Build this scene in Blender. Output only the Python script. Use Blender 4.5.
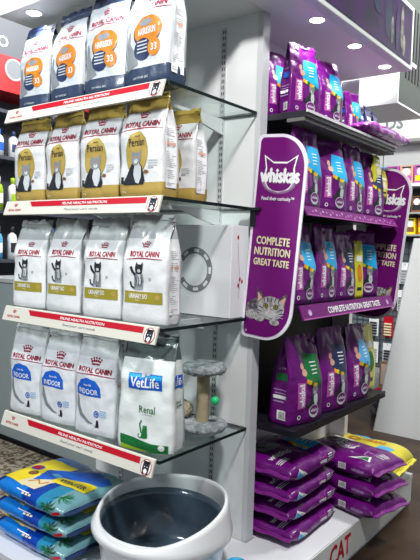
import bpy, bmesh, math, random
from mathutils import Vector, Matrix, noise

for o in list(bpy.data.objects): bpy.data.objects.remove(o)
scn = bpy.context.scene
COL = scn.collection
PI = math.pi

# ------------------------------------------------------------------ camera
cam_d = bpy.data.cameras.new('camera'); cam = bpy.data.objects.new('camera', cam_d); COL.objects.link(cam)
Rv = Vector((0.78959194, 0.61288256, 0.03032387)); Uv = Vector((-0.05695138, 0.023989, 0.99808871)); Fv = Vector((-0.61098372, 0.78980978, -0.05384603))
M = Matrix((Rv, Uv, -Fv)).transposed().to_4x4(); M.translation = Vector((1.33627, -1.99085, 1.38))
cam.matrix_world = M
cam_d.sensor_fit = 'HORIZONTAL'; cam_d.sensor_width = 36; cam_d.lens = 589.95/420*36; cam_d.clip_start = .05
scn.camera = cam
# ------------------------------------------------------------------ world, lights, exposure
w = bpy.data.worlds.new('world'); scn.world = w; w.use_nodes = True
w.node_tree.nodes['Background'].inputs[0].default_value = (.84, .93, 1, 1)
w.node_tree.nodes['Background'].inputs[1].default_value = .25
def area(name, loc, target, size, power, col=(1, 1, 1), sy=None):
    l = bpy.data.lights.new(name, 'AREA'); l.energy = power; l.size = size; l.color = col
    if sy: l.shape = 'RECTANGLE'; l.size_y = sy
    o = bpy.data.objects.new(name, l); COL.objects.link(o); o.location = loc
    o.rotation_euler = (Vector(target)-Vector(loc)).to_track_quat('-Z', 'Y').to_euler(); return o
area('ceiling_lamp_key', (1.25, -1.5, 3.55), (-.05, .2, 1.0), .30, 95, (1, .98, .96))
area('fill_light_left', (-1.2, -3.1, 3.2), (-.45, -.3, .7), .5, 92, (.92, .97, 1))  # added fill from the left front, aimed low to brighten the lower shelves
area('fill_light_fascia', (.9, 1.5, 3.6), (-.5, 3.4, 1.6), .6, 130, (1, .99, .95))  # added fill, turned towards the far fascia to brighten it
area('ceiling_lamp_far_left', (-1.5, .9, 3.5), (-2.6, 1.0, 1.2), .5, 50)
scn.view_settings.view_transform = 'Standard'; scn.view_settings.look = 'None'
scn.view_settings.gamma = 1; scn.view_settings.use_curve_mapping = False
scn.view_settings.exposure = 0.04

# ------------------------------------------------------------------ materials
MATS = {}
def mat(name, col, rough=.5, metal=0, emit=0, bump=0, bscale=40, col2=None, cscale=8, spec=.5, coat=0, thr=None):
    if name in MATS: return MATS[name]
    m = bpy.data.materials.new(name); m.use_nodes = True; nt = m.node_tree; b = nt.nodes['Principled BSDF']
    c = tuple(col)+(1,)
    b.inputs['Base Color'].default_value = c; b.inputs['Roughness'].default_value = rough; b.inputs['Metallic'].default_value = metal
    b.inputs['Specular IOR Level'].default_value = spec; b.inputs['Coat Weight'].default_value = coat
    if emit: b.inputs['Emission Color'].default_value = c; b.inputs['Emission Strength'].default_value = emit
    tc = nt.nodes.new('ShaderNodeTexCoord')
    if col2:
        n = nt.nodes.new('ShaderNodeTexNoise'); n.inputs['Scale'].default_value = cscale; n.inputs['Detail'].default_value = 5
        r = nt.nodes.new('ShaderNodeValToRGB'); r.color_ramp.elements[0].color = c; r.color_ramp.elements[1].color = tuple(col2)+(1,)
        lo, hi = thr or (.38, .62)
        r.color_ramp.elements[0].position = lo; r.color_ramp.elements[1].position = hi
        nt.links.new(tc.outputs['Object'], n.inputs['Vector']); nt.links.new(n.outputs[0], r.inputs[0]); nt.links.new(r.outputs[0], b.inputs['Base Color'])
    if bump:
        n = nt.nodes.new('ShaderNodeTexNoise'); n.inputs['Scale'].default_value = bscale; n.inputs['Detail'].default_value = 3
        bp = nt.nodes.new('ShaderNodeBump'); bp.inputs['Strength'].default_value = bump; bp.inputs['Distance'].default_value = .01
        nt.links.new(tc.outputs['Object'], n.inputs['Vector']); nt.links.new(n.outputs[0], bp.inputs['Height']); nt.links.new(bp.outputs[0], b.inputs['Normal'])
    MATS[name] = m; return m
def bands(name, stops, rough=.35, bump=.25, bscale=22, coat=.3, axis=1, wob=.012):
    """film printed in bands along the height (UV y): stops = [(from, colour), ...]"""
    m = bpy.data.materials.new(name); m.use_nodes = True; nt = m.node_tree; b = nt.nodes['Principled BSDF']
    tc = nt.nodes.new('ShaderNodeTexCoord'); sp = nt.nodes.new('ShaderNodeSeparateXYZ'); nt.links.new(tc.outputs['UV'], sp.inputs[0])
    n0 = nt.nodes.new('ShaderNodeTexNoise'); n0.inputs['Scale'].default_value = 6; nt.links.new(tc.outputs['Object'], n0.inputs['Vector'])
    ma = nt.nodes.new('ShaderNodeMath'); ma.operation = 'MULTIPLY_ADD'; ma.inputs[1].default_value = wob*2; nt.links.new(n0.outputs[0], ma.inputs[0]); nt.links.new(sp.outputs[axis], ma.inputs[2])
    mb = nt.nodes.new('ShaderNodeMath'); mb.operation = 'SUBTRACT'; mb.inputs[1].default_value = wob; nt.links.new(ma.outputs[0], mb.inputs[0])
    r = nt.nodes.new('ShaderNodeValToRGB'); cr = r.color_ramp; cr.interpolation = 'CONSTANT'
    cr.elements[0].position = stops[0][0]; cr.elements[0].color = tuple(stops[0][1])+(1,)
    cr.elements[1].position = stops[1][0]; cr.elements[1].color = tuple(stops[1][1])+(1,)
    for p, c in stops[2:]:
        e = cr.elements.new(p); e.color = tuple(c)+(1,)
    nt.links.new(mb.outputs[0], r.inputs[0]); nt.links.new(r.outputs[0], b.inputs['Base Color'])
    n = nt.nodes.new('ShaderNodeTexNoise'); n.inputs['Scale'].default_value = bscale; n.inputs['Detail'].default_value = 3; nt.links.new(tc.outputs['Object'], n.inputs['Vector'])
    bp = nt.nodes.new('ShaderNodeBump'); bp.inputs['Strength'].default_value = bump; bp.inputs['Distance'].default_value = .012
    nt.links.new(n.outputs[0], bp.inputs['Height']); nt.links.new(bp.outputs[0], b.inputs['Normal'])
    b.inputs['Roughness'].default_value = rough; b.inputs['Coat Weight'].default_value = coat; b.inputs['Coat Roughness'].default_value = .12; b.inputs['Specular IOR Level'].default_value = .35
    MATS[name] = m; return m
WHITE = mat('white_laminate', (.80, .82, .82), .4)
LILAC = mat('white_panel', (.78, .76, .82), .4)
BLACK = mat('black_metal', (.012, .012, .016), .4)
INK = {k: mat('ink_'+k, c, .42, spec=.3, coat=.08) for k, c in dict(red=(.47, .003, .018), crimson=(.30, .0, .025), navy=(.02, .035, .10), orange=(.62, .20, .012), gold=(.42, .30, .07), olive=(.32, .27, .03),
    grey=(.22, .24, .26), dark=(.02, .022, .03), white=(.85, .86, .88), blue=(.01, .11, .55), cyan=(.02, .42, .80), green=(.01, .16, .04), purple=(.16, .005, .17),
    pink=(.50, .10, .42), yellow=(.85, .66, .02), mid=(.40, .42, .44), silver=(.55, .58, .60), sky=(.1, .42, .75), brown=(.2, .09, .03), lilac=(.5, .3, .6), lime=(.35, .55, .02), cream=(.75, .68, .45), skin=(.7, .4, .3),
    teal=(.0, .16, .24), orange2=(.85, .35, .02), black=(.01, .01, .012)).items()}

# ------------------------------------------------------------------ object helpers
def link(name, me, m=None, parent=None):
    o = bpy.data.objects.new(name, me); COL.objects.link(o)
    if m is not None and not me.materials: me.materials.append(m)
    if parent: o.parent = parent
    return o
def fin(name, bm, m, parent=None, smooth=False):
    me = bpy.data.meshes.new(name); bmesh.ops.recalc_face_normals(bm, faces=bm.faces); bm.to_mesh(me); bm.free()
    if smooth:
        for p in me.polygons: p.use_smooth = True
    return link(name, me, m, parent)
def tag(o, label, cat, group=None, kind=None):
    o['label'] = label; o['category'] = cat
    if group: o['group'] = group
    if kind: o['kind'] = kind
    return o
def struct(o): o['kind'] = 'structure'; return o
def empty(name, loc=(0, 0, 0), rz=0):
    o = bpy.data.objects.new(name, None); COL.objects.link(o); o.location = loc; o.rotation_euler = (0, 0, rz); o.empty_display_size = .05; return o
def kids(o): return [c for c in bpy.data.objects if c.parent == o]
def copy_tree(o, parent=None):
    c = o.copy(); COL.objects.link(c)
    c.parent = parent
    for ch in kids(o): copy_tree(ch, c)
    return c
def addbox(bm, a, b, bev=0):
    vs = [bm.verts.new((x, y, z)) for x in (a[0], b[0]) for y in (a[1], b[1]) for z in (a[2], b[2])]
    fs = [bm.faces.new([vs[i] for i in q]) for q in ((0, 1, 3, 2), (4, 6, 7, 5), (0, 4, 5, 1), (2, 3, 7, 6), (0, 2, 6, 4), (1, 5, 7, 3))]
    if bev: bmesh.ops.bevel(bm, geom=list({e for f in fs for e in f.edges}), offset=bev, segments=2, affect='EDGES', profile=.5)
def box(name, a, b, m, parent=None, bev=0):
    bm = bmesh.new(); addbox(bm, a, b, bev); return fin(name, bm, m, parent)
def prism(name, pts, axis, a, b, m, parent=None, bev=0):
    """extrude a 2D outline; axis 'y': pts are (x,z); axis 'x': (y,z); axis 'z': (x,y)"""
    bm = bmesh.new()
    f3 = {'y': lambda p, t: (p[0], t, p[1]), 'x': lambda p, t: (t, p[0], p[1]), 'z': lambda p, t: (p[0], p[1], t)}[axis]
    v0 = [bm.verts.new(f3(p, a)) for p in pts]; v1 = [bm.verts.new(f3(p, b)) for p in pts]; n = len(pts)
    bm.faces.new(v0); bm.faces.new(v1[::-1])
    for i in range(n): bm.faces.new((v0[i], v1[i], v1[(i+1) % n], v0[(i+1) % n]))
    return fin(name, bm, m, parent)
def lathe(name, prof, m, parent=None, n=32, sx=1, sy=1, loc=(0, 0, 0), smooth=True):
    bm = bmesh.new(); rings = []
    for r, z in prof:
        rings.append([bm.verts.new((loc[0]+r*sx*math.cos(2*PI*i/n), loc[1]+r*sy*math.sin(2*PI*i/n), loc[2]+z)) for i in range(n)] if r > 1e-5 else [bm.verts.new((loc[0], loc[1], loc[2]+z))])
    for A, B in zip(rings, rings[1:]):
        for i in range(n):
            j = (i+1) % n
            if len(A) == 1 and len(B) == 1: continue
            if len(A) == 1: bm.faces.new((A[0], B[i], B[j]))
            elif len(B) == 1: bm.faces.new((A[i], A[j], B[0]))
            else: bm.faces.new((A[i], A[j], B[j], B[i]))
    return fin(name, bm, m, parent, smooth)
def tube(name, pts, r, m, parent=None, n=8):
    bm = bmesh.new(); prev = None; pts = [Vector(p) for p in pts]
    for i, p in enumerate(pts):
        d = (pts[min(i+1, len(pts)-1)]-pts[max(i-1, 0)]).normalized(); q = d.to_track_quat('Z', 'Y')
        ring = [bm.verts.new(p+q @ Vector((r*math.cos(2*PI*k/n), r*math.sin(2*PI*k/n), 0))) for k in range(n)]
        if prev:
            for k in range(n): bm.faces.new((prev[k], prev[(k+1) % n], ring[(k+1) % n], ring[k]))
        else: bm.faces.new(ring)
        prev = ring
    bm.faces.new(prev); return fin(name, bm, m, parent, True)

# ------------------------------------------------------------------ printed artwork: flat shapes laid onto a surface
_tc = {}
def text2d(s, bold=.0, shear=0):
    k = (s, bold, shear)
    if k in _tc: return _tc[k]
    c = bpy.data.curves.new('t', 'FONT'); c.body = s; c.size = 1; c.offset = bold; c.shear = shear; c.resolution_u = 2
    c.align_x = 'CENTER'; c.fill_mode = 'FRONT'
    o = bpy.data.objects.new('t', c); COL.objects.link(o)
    dg = bpy.context.evaluated_depsgraph_get(); me = bpy.data.meshes.new_from_object(o.evaluated_get(dg))
    v = [(p.co.x, p.co.y) for p in me.vertices]; f = [tuple(p.vertices) for p in me.polygons]
    bpy.data.objects.remove(o); bpy.data.curves.remove(c); bpy.data.meshes.remove(me)
    x0 = min(a for a, b in v); x1 = max(a for a, b in v); y0 = min(b for a, b in v); y1 = max(b for a, b in v)
    v = [(a-(x0+x1)/2, b-(y0+y1)/2) for a, b in v]
    _tc[k] = (v, f, x1-x0, y1-y0); return _tc[k]
class Art:
    def __init__(s): s.it = []
    def poly(s, pts, m, l=1): s.it.append((list(pts), [tuple(range(len(pts)))], m, l)); return s
    def rect(s, x0, y0, x1, y1, m, l=1): return s.poly([(x0, y0), (x1, y0), (x1, y1), (x0, y1)], m, l)
    def ell(s, cx, cy, rx, ry, m, l=1, n=28, a0=0, a1=2*PI):
        full = abs(a1-a0) > 6.2
        return s.poly([(cx+rx*math.cos(a0+(a1-a0)*i/(n if full else n-1)), cy+ry*math.sin(a0+(a1-a0)*i/(n if full else n-1))) for i in range(n)], m, l)
    def ring(s, cx, cy, rx, ry, t, m, l=1, n=32, a0=0, a1=2*PI):
        v = []; f = []
        for i in range(n+1):
            a = a0+(a1-a0)*i/n
            v += [(cx+rx*math.cos(a), cy+ry*math.sin(a)), (cx+(rx-t)*math.cos(a), cy+(ry-t)*math.sin(a))]
        for i in range(n): f.append((2*i, 2*i+2, 2*i+3, 2*i+1))
        s.it.append((v, f, m, l)); return s
    def stroke(s, pts, t, m, l=1):
        v = []; f = []
        for i, p in enumerate(pts):
            a = pts[max(i-1, 0)]; b = pts[min(i+1, len(pts)-1)]; dx, dy = b[0]-a[0], b[1]-a[1]; L = math.hypot(dx, dy) or 1
            tt = t*(p[2] if len(p) > 2 else 1)/2
            v += [(p[0]-dy/L*tt, p[1]+dx/L*tt), (p[0]+dy/L*tt, p[1]-dx/L*tt)]
        for i in range(len(pts)-1): f.append((2*i, 2*i+1, 2*i+3, 2*i+2))
        s.it.append((v, f, m, l)); return s
    def text(s, t, cx, cy, h, m, l=2, w=None, bold=.02, shear=0, rot=0):
        v, f, W, Hh = text2d(t, 0, shear); ky = h/Hh; kx = (w/W) if w else ky
        c, sn = math.cos(rot), math.sin(rot)
        d = bold*h*.9
        for i, (ex, ey) in enumerate(((-d, 0), (d, 0), (0, d), (0, -d)) if bold > .015 else ((0, 0),)):
            s.it.append(([(cx+(a*kx+ex)*c-(b*ky+ey)*sn, cy+(a*kx+ex)*sn+(b*ky+ey)*c) for a, b in v], f, m, l+i*.04))
        return s
    def build(s, name, fn, parent=None, cell=.02, eps=.0007):
        me = bpy.data.meshes.new(name); big = bmesh.new(); slots = []
        for v, f, m, l in s.it:
            if m not in slots: slots.append(m)
            bm = bmesh.new(); vs = [bm.verts.new((a, b, 0)) for a, b in v]
            for q in f:
                try: bm.faces.new([vs[i] for i in q])
                except ValueError: pass
            if any(len(q) > 4 for q in f): bmesh.ops.triangulate(bm, faces=bm.faces[:], ngon_method='EAR_CLIP')
            if cell:
                for ax in (0, 1):
                    lo = min(p[ax] for p in v); hi = max(p[ax] for p in v); k = math.ceil(lo/cell)
                    while k*cell < hi:
                        co = [0, 0, 0]; co[ax] = k*cell; no = [0, 0, 0]; no[ax] = 1
                        bmesh.ops.bisect_plane(bm, geom=bm.verts[:]+bm.edges[:]+bm.faces[:], plane_co=co, plane_no=no, dist=1e-6); k += 1
            idx = {}
            for q in bm.verts: idx[q] = big.verts.new(fn(q.co.x, q.co.y, eps*(l+.6)))
            for q in bm.faces:
                try: nf = big.faces.new([idx[x] for x in q.verts]); nf.material_index = slots.index(m)
                except ValueError: pass
            bm.free()
        big.normal_update(); big.to_mesh(me); big.free()
        for m in slots: me.materials.append(INK[m] if isinstance(m, str) else m)
        for p in me.polygons: p.use_smooth = True
        return link(name, me, None, parent)

def crown(a, cx, cy, s, m='red', l=2):
    for i in range(5):
        t = (i-2)/2; a.ell(cx+t*s*.75, cy+s*(.42-.18*t*t), s*.12, s*.12, m, l, 8)
    for i in range(5):
        t = (i-2)/2; a.ell(cx+t*s*.55, cy+s*(.10-.1*t*t), s*.13, s*.15, m, l, 8)
    a.rect(cx-s*.55, cy-s*.38, cx+s*.55, cy-s*.2, m, l)
def sit_cat(a, cx, cy, s, m='grey', l=2, flip=1, m2=None):
    P = [(-.25, 0), (.28, 0), (.33, .18), (.27, .42), (.17, .6), (.22, .72), (.21, .88), (.23, 1.0), (.12, .93), (.02, .94), (-.08, 1.0), (-.08, .85), (-.12, .74), (-.06, .62), (-.14, .42), (-.2, .2)]
    a.poly([(cx+flip*x*s, cy+y*s) for x, y in P], m, l)
    a.stroke([(cx-flip*.22*s, cy+.04*s), (cx-flip*.42*s, cy+.05*s), (cx-flip*.5*s, cy+.2*s), (cx-flip*.42*s, cy+.33*s)], .07*s, m, l)
    if m2: a.poly([(cx+flip*x*s, cy+y*s) for x, y in [(0, .05), (.15, .05), (.14, .4), (.08, .62), (.16, .8), (.05, .85), (.0, .6), (-.04, .35)]], m2, l+1)
def fluffy_cat(a, cx, cy, s, l=2.4):
    f = lambda P: [(cx+x*s, cy+y*s) for x, y in P]
    a.poly(f([(-.42, .0), (.34, 0), (.40, .12), (.34, .34), (.30, .52), (.20, .62), (-.02, .66), (-.16, .58), (-.20, .42), (-.36, .26), (-.46, .1)]), 'dark', l)
    a.poly(f([(-.06, .30), (.04, .06), (.16, .02), (.26, .20), (.28, .48), (.18, .62), (.0, .60)]), 'silver', l+.4)
    a.poly(f([(-.12, .60), (-.16, .78), (-.12, .96), (-.02, .90), (.14, .91), (.26, .99), (.27, .78), (.24, .62), (.10, .54), (-.02, .54)]), 'grey', l+.8)
    a.ell(cx+.06*s, cy+.66*s, .09*s, .07*s, 'silver', l+1.1, 12)
    for sx in (-.03, .15): a.ell(cx+sx*s, cy+.77*s, .028*s, .022*s, 'orange', l+1.3, 8)
    a.ell(cx+.06*s, cy+.70*s, .025*s, .016*s, 'dark', l+1.4, 8)
    a.stroke([(cx-.4*s, cy+.06*s), (cx-.55*s, cy+.10*s), (cx-.52*s, cy+.24*s)], .12*s, 'dark', l)
def stand_cat(a, cx, cy, s, m='dark', l=2, m2='silver'):
    f = lambda P: [(cx+x*s, cy+y*s) for x, y in P]
    a.poly(f([(-.20, .0), (-.04, .0), (-.02, .10), (.04, .12), (.06, 0), (.20, .0), (.20, .12), (.17, .26), (.20, .42), (.16, .58), (-.10, .60), (-.19, .44), (-.21, .22)]), 'grey', l)
    a.poly(f([(-.06, .20), (.09, .18), (.11, .42), (.06, .56), (-.04, .54)]), m2, l+.5)
    a.poly(f([(-.13, .56), (-.16, .74), (-.13, .94), (-.04, .86), (.10, .86), (.19, .95), (.20, .74), (.16, .58), (.02, .52)]), m, l+.8)
    a.ell(cx+.02*s, cy+.64*s, .08*s, .06*s, m2, l+1.1, 10)
    a.stroke(f([(-.14, .48), (-.30, .62), (-.36, .78)]), .10*s, m, l+.3); a.stroke(f([(-.18, .04), (-.34, .10), (-.38, .26)]), .07*s, m, l)
    for x in (-.14, -.02, .1): a.stroke(f([(x, .12), (x+.03, .30), (x, .44)]), .03*s, m, l+.6)

# ------------------------------------------------------------------ stand-up pouch
def pouch_fn(W, D, H, seed, amp=.003, full=.45, lean=0.0, topw=.95, ridge=0):
    def dims(t):
        f = 1-.12*max(0, (.06-t)/.06)
        if t > full:
            q = min(1, (t-full)/(.94-full)); f = (1-q)**.85*.97+.03 if q < 1 else .03
            f = max(f, .025)
        ww = W/2*(1-(1-topw)*t-.03*max(0, (.08-t)/.08))*(1+.015*math.sin(t*9+seed))
        return ww, D/2*f
    def nz(x, z, k): return noise.noise(Vector((x*14+seed*7.3, z*11+k*5, seed*3.1)))*amp+noise.noise(Vector((x*38, z*30+k*9, seed)))*amp*.35
    def front(x, z, off=0):
        t = max(0, min(1, z/H)); ww, d = dims(t); u = max(-1, min(1, x/(W/2)))
        y = -d*(1-.22*abs(u)**3)+lean*t*t+nz(x, z, 0)*(1 if t < .97 else .5)*(.4+1.2*t)
        return Vector((u*ww, y-off, z+noise.noise(Vector((x*8, seed, 2)))*.006*max(0, t-.8)*5))
    def side(v, z, sgn=1, off=0):        # v 0 front .. 1 back
        t = max(0, min(1, z/H)); ww, d = dims(t); a = front(sgn*W/2, z); yb = d*.8+lean*t*t
        tri = 1-abs(2*v-1)
        x = sgn*(ww*(1-.05*tri-.32*tri*max(0, t-full)/(1-full)*(0 if t > .97 else 1))+nz(v, z, 4)*.6+off)
        return Vector((x, a.y*(1-v)+yb*v, a.z))
    return front, side, dims
def pouch(name, W, D, H, seed, m, parent=None, nF=22, nS=6, nz_=44, **k):
    front, side, dims = pouch_fn(W, D, H, seed, **k); bm = bmesh.new(); uvl = bm.loops.layers.uv.new('UVMap'); rings = []; uvd = {}
    lean = k.get('lean', 0)
    for j in range(nz_+1):
        z = H*j/nz_; t = j/nz_; r = []
        for i in range(nF+1): r.append((front(-W/2+W*i/nF, z), i/nF))
        for i in range(1, nS): r.append((side(i/nS, z, 1), 1+i/nS))
        ww, d = dims(t)
        for i in range(nF//2+1):
            u = 1-2*i/(nF//2); p = front(u*W/2, z); r.append((Vector((u*ww, d*(.8+.2*(1-u*u))+lean*t*t, p.z)), 2+i/(nF//2)))
        for i in range(1, nS): r.append((side(1-i/nS, z, -1), 3+i/nS))
        vs = []
        for p, u in r:
            v = bm.verts.new(p); uvd[v] = (u, t); vs.append(v)
        rings.append(vs)
    n = len(rings[0])
    for A, B in zip(rings, rings[1:]):
        for i in range(n): bm.faces.new((A[i], A[(i+1) % n], B[(i+1) % n], B[i]))
    bm.faces.new(rings[0][::-1]); bm.faces.new(rings[-1])
    for f in bm.faces:
        for l in f.loops: l[uvl].uv = uvd[l.vert]
    me = bpy.data.meshes.new(name); bm.to_mesh(me); bm.free()
    for p in me.polygons: p.use_smooth = True
    o = link(name, me, m, parent)
    return o, front, side
def seal(root, W, H, seed, m, front, h=.018, k=.96):
    """crimped strip closing the top of a pouch"""
    bm = bmesh.new(); A = []; n = 20
    for i in range(n+1):
        p = front(-W/2*k+W*k*i/n, H*.985); q = Vector((p.x, p.y+.006, p.z+h+noise.noise(Vector((i*.4, seed, 1)))*.008))
        A.append([bm.verts.new(c) for c in (p+Vector((0, -.0015, 0)), q+Vector((0, -.0015, 0)), q+Vector((0, .0015, 0)), p+Vector((0, .0045, 0)))])
    for a, b in zip(A, A[1:]):
        for i in range(4): bm.faces.new((a[i], a[(i+1) % 4], b[(i+1) % 4], b[i]))
    bm.faces.new(A[0][::-1]); bm.faces.new(A[-1])
    return fin('top_seal', bm, m, root)

# ================================================================== SETTING
floor_m = mat('brown_stone', (.026, .013, .007), .35, spec=.25, col2=(.060, .034, .019), cscale=3.5, bump=.03, bscale=30)
struct(box('floor', (-7, -3.5, -.05), (4, 6.2, 0), floor_m))
struct(box('ceiling', (-7, -3.5, 3.75), (4, 6.2, 3.8), mat('ceiling_grey', (.10, .11, .11), .8)))
struct(box('wall_back', (-7, 3.62, 0), (4, 3.7, 3.75), mat('shop_wall', (.50, .52, .52), .7)))
struct(box('wall_left', (-3.4, -3.5, 0), (-3.3, 3.62, 3.75), mat('shop_wall_dark', (.12, .13, .15), .7)))
rear = struct(box('wall_rear', (-.90, .0, 0), (.0, .05, 2.32), WHITE))
struct(box('trim_1', (.0, .0, 0), (.025, .05, 2.6), mat('post_edge', (.62, .64, .66), .35)))
struct(box('trim_2', (-.14, 1.06, .17), (-.04, 1.10, 2.32), LILAC, bev=.002))
struct(box('wall_display', (-.18, .05, 0), (-.14, 1.10, 2.32), LILAC))

# canopy over the left bay
t = tag(empty('canopy', (0, 0, 2.32)), 'white overhead canopy with round downlights above the left bay of bags', 'canopy')
box('canopy_box', (-.93, -.56, 0), (.025, .05, .26), WHITE, t)
lamp_m = mat('lamp_glow', (1, .97, .9), .5, emit=14)
def downlight(x, y, parent, power, col=(1, .98, .97), z=2.32):
    r = lathe('downlight', [(.036, .004), (.036, -.002), (.030, -.003), (.029, 0), (.029, .003)], mat('lamp_trim', (.8, .8, .8), .4), parent, 24, loc=(x, y, 0))
    lathe('lamp_lens', [(.0, -.0032), (.0285, -.0032), (.0285, -.0005), (0, -.0005)], lamp_m, r, 24, loc=(x, y, 0))
    l = bpy.data.lights.new('downlight_beam', 'SPOT'); l.energy = power; l.spot_size = 2.1; l.spot_blend = .6; l.shadow_soft_size = .02; l.color = col
    o = bpy.data.objects.new('downlight_beam', l); COL.objects.link(o); o.location = (x, y, z-.02)
downlight(-.77, -.50, t, 5); downlight(-.25, -.50, t, 5)

# whiskas bay soffit + lightbox header
t = tag(empty('lightbox_header', (0, 0, 2.32)), 'lit purple poster header with white frame over the purple bags', 'header')
prism('soffit', [(-.14, .052), (.027, .052), (.027, -.12), (.27, -.12), (.27, 1.05), (-.14, 1.05)], 'z', 0, .02, mat('soffit_lilac', (.90, .87, .91), .5), t)
box('frame', (.235, -.12, -.035), (.282, .955, .27), mat('frame_white', (.70, .74, .74), .35), t, bev=.004)
PD = mat('poster_teal', (.02, .05, .08), .35, col2=(.06, .02, .12), cscale=14); PG = mat('poster_grey', (.10, .10, .09), .35, col2=(.32, .32, .28), cscale=25)
a = Art(); a.rect(-.10, -.012, .925, .245, mat('poster_purple', (.060, .008, .11), .35, emit=.05, col2=(.012, .012, .035), cscale=7), 1)
for i, (cx, cz, rx, rz, c) in enumerate([] if False else [(.62, .13, .040, .10, PD), (.67, .08, .016, .06, PG), (.79, .13, .020, .10, PG), (.82, .05, .018, .05, PG), (.50, .16, .05, .06, PD), (.73, .10, .02, .10, PD)]):
    a.ell(cx, cz, rx, rz, c, 2+i*.3)
a.build('poster', lambda x, y, o: Vector((.283+o, x, y)), t, 0)
tube('edge_cable', [(.222, -.05, -.008), (.222, .3, -.008), (.225, .42, -.014), (.222, .46, -.006), (.222, .93, -.008)], .004, BLACK, t)
for y in (.195, .56, .92): downlight(.155, y, t, 8, (1, .93, 1))

# bulkhead of the next bay and the far wall
t = tag(empty('bulkhead', (0, 1.53, 2.30)), 'white and grey box bulkhead overhead, past the lit purple header', 'bulkhead')
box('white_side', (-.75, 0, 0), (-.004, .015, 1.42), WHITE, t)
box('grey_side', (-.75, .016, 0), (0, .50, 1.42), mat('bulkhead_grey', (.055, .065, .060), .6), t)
for k in range(6): box('slat', (.0005, .10+k*.055, .16), (.006, .115+k*.055, .60), BLACK, t)
box('underside', (-.75, .0, -.012), (-.002, .49, -.001), LILAC, t)
t = tag(empty('fascia_sign', (-.9, 3.6, 2.45)), 'white wall fascia with grey capital letters above the far shelf', 'sign')
box('fascia_board', (-2.0, -.10, 0), (1.2, 0.015, .30), mat('fascia_white', (.80, .84, .80), .5), t)
Art().text('DS', .13, .16, .115, 'grey', 1, w=.16, bold=.05).build('lettering', lambda x, y, o: Vector((x, -.101-o, y)), t, 0)
box('ledge', (-2.0, -.12, -.03), (1.2, .015, -.001), mat('ledge_grey', (.3, .31, .31), .6), t)

# ================================================================== DECK
t = tag(empty('display_plinth', (0, 0, 0)), 'low white L-shaped plinth with red CAT lettering that carries the bag stacks', 'plinth')
pl = mat('plinth_white', (.74, .76, .80), .35)
prism('plinth_top', [(-.92, -.70), (.29, -.70), (.29, 1.25), (-.135, 1.25), (-.135, 1.105), (-.035, 1.105), (-.035, 1.055), (-.135, 1.055), (-.135, .06), (.03, .06), (.03, -.005), (-.92, -.005)], 'z', .145, .17, pl, t)
prism('plinth_body', [(-.90, -.69), (.28, -.69), (.28, 1.24), (-.13, 1.24), (-.13, .06), (.03, .06), (.03, -.01), (-.90, -.01)], 'z', 0, .1449, pl, t)
lab = box('label_strip', (.2905, -.6, .028), (.294, 1.22, .166), mat('strip_cream', (.74, .76, .74), .4), t)
Art().text('CAT', .33, .10, .085, 'red', 1, w=.20, bold=.045).build('lettering', lambda x, y, o: Vector((.294+o, x, y)), lab, 0)

# ================================================================== GLASS SHELVES
def glass_mat():
    m = bpy.data.materials.new('shelf_glass'); m.use_nodes = True; nt = m.node_tree; nt.nodes.clear()
    o = nt.nodes.new('ShaderNodeOutputMaterial'); mx = nt.nodes.new('ShaderNodeMixShader'); tr = nt.nodes.new('ShaderNodeBsdfTransparent'); g = nt.nodes.new('ShaderNodeBsdfGlossy')
    tr.inputs[0].default_value = (.90, .95, .94, 1); g.inputs['Roughness'].default_value = .03
    lw = nt.nodes.new('ShaderNodeLayerWeight'); lw.inputs[0].default_value = .5
    pw = nt.nodes.new('ShaderNodeMath'); pw.operation = 'POWER'; pw.inputs[1].default_value = 4; nt.links.new(lw.outputs['Facing'], pw.inputs[0])
    ml = nt.nodes.new('ShaderNodeMath'); ml.operation = 'MULTIPLY_ADD'; ml.inputs[1].default_value = .5; ml.inputs[2].default_value = .04; nt.links.new(pw.outputs[0], ml.inputs[0])
    nt.links.new(ml.outputs[0], mx.inputs[0]); nt.links.new(tr.outputs[0], mx.inputs[1]); nt.links.new(g.outputs[0], mx.inputs[2]); nt.links.new(mx.outputs[0], o.inputs[0]); return m
GLASS = glass_mat(); GEDGE = mat('glass_edge', (.006, .014, .014), .3, spec=.2)
cat_badge = [(-.30, -.5), (.28, -.5), (.36, -.1), (.32, .15), (.38, .48), (.18, .30), (-.12, .30), (-.32, .5), (-.3, .15), (-.38, -.1)]
ZS = (1.928, 1.548, 1.106, .6526)
ZN = ('top', 'second', 'third', 'lowest')
carry = ('under grey and orange bags', 'under the golden bags', 'under the olive-banded bags', 'under the cat tree')
L0, L1 = -.885, .0
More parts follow.
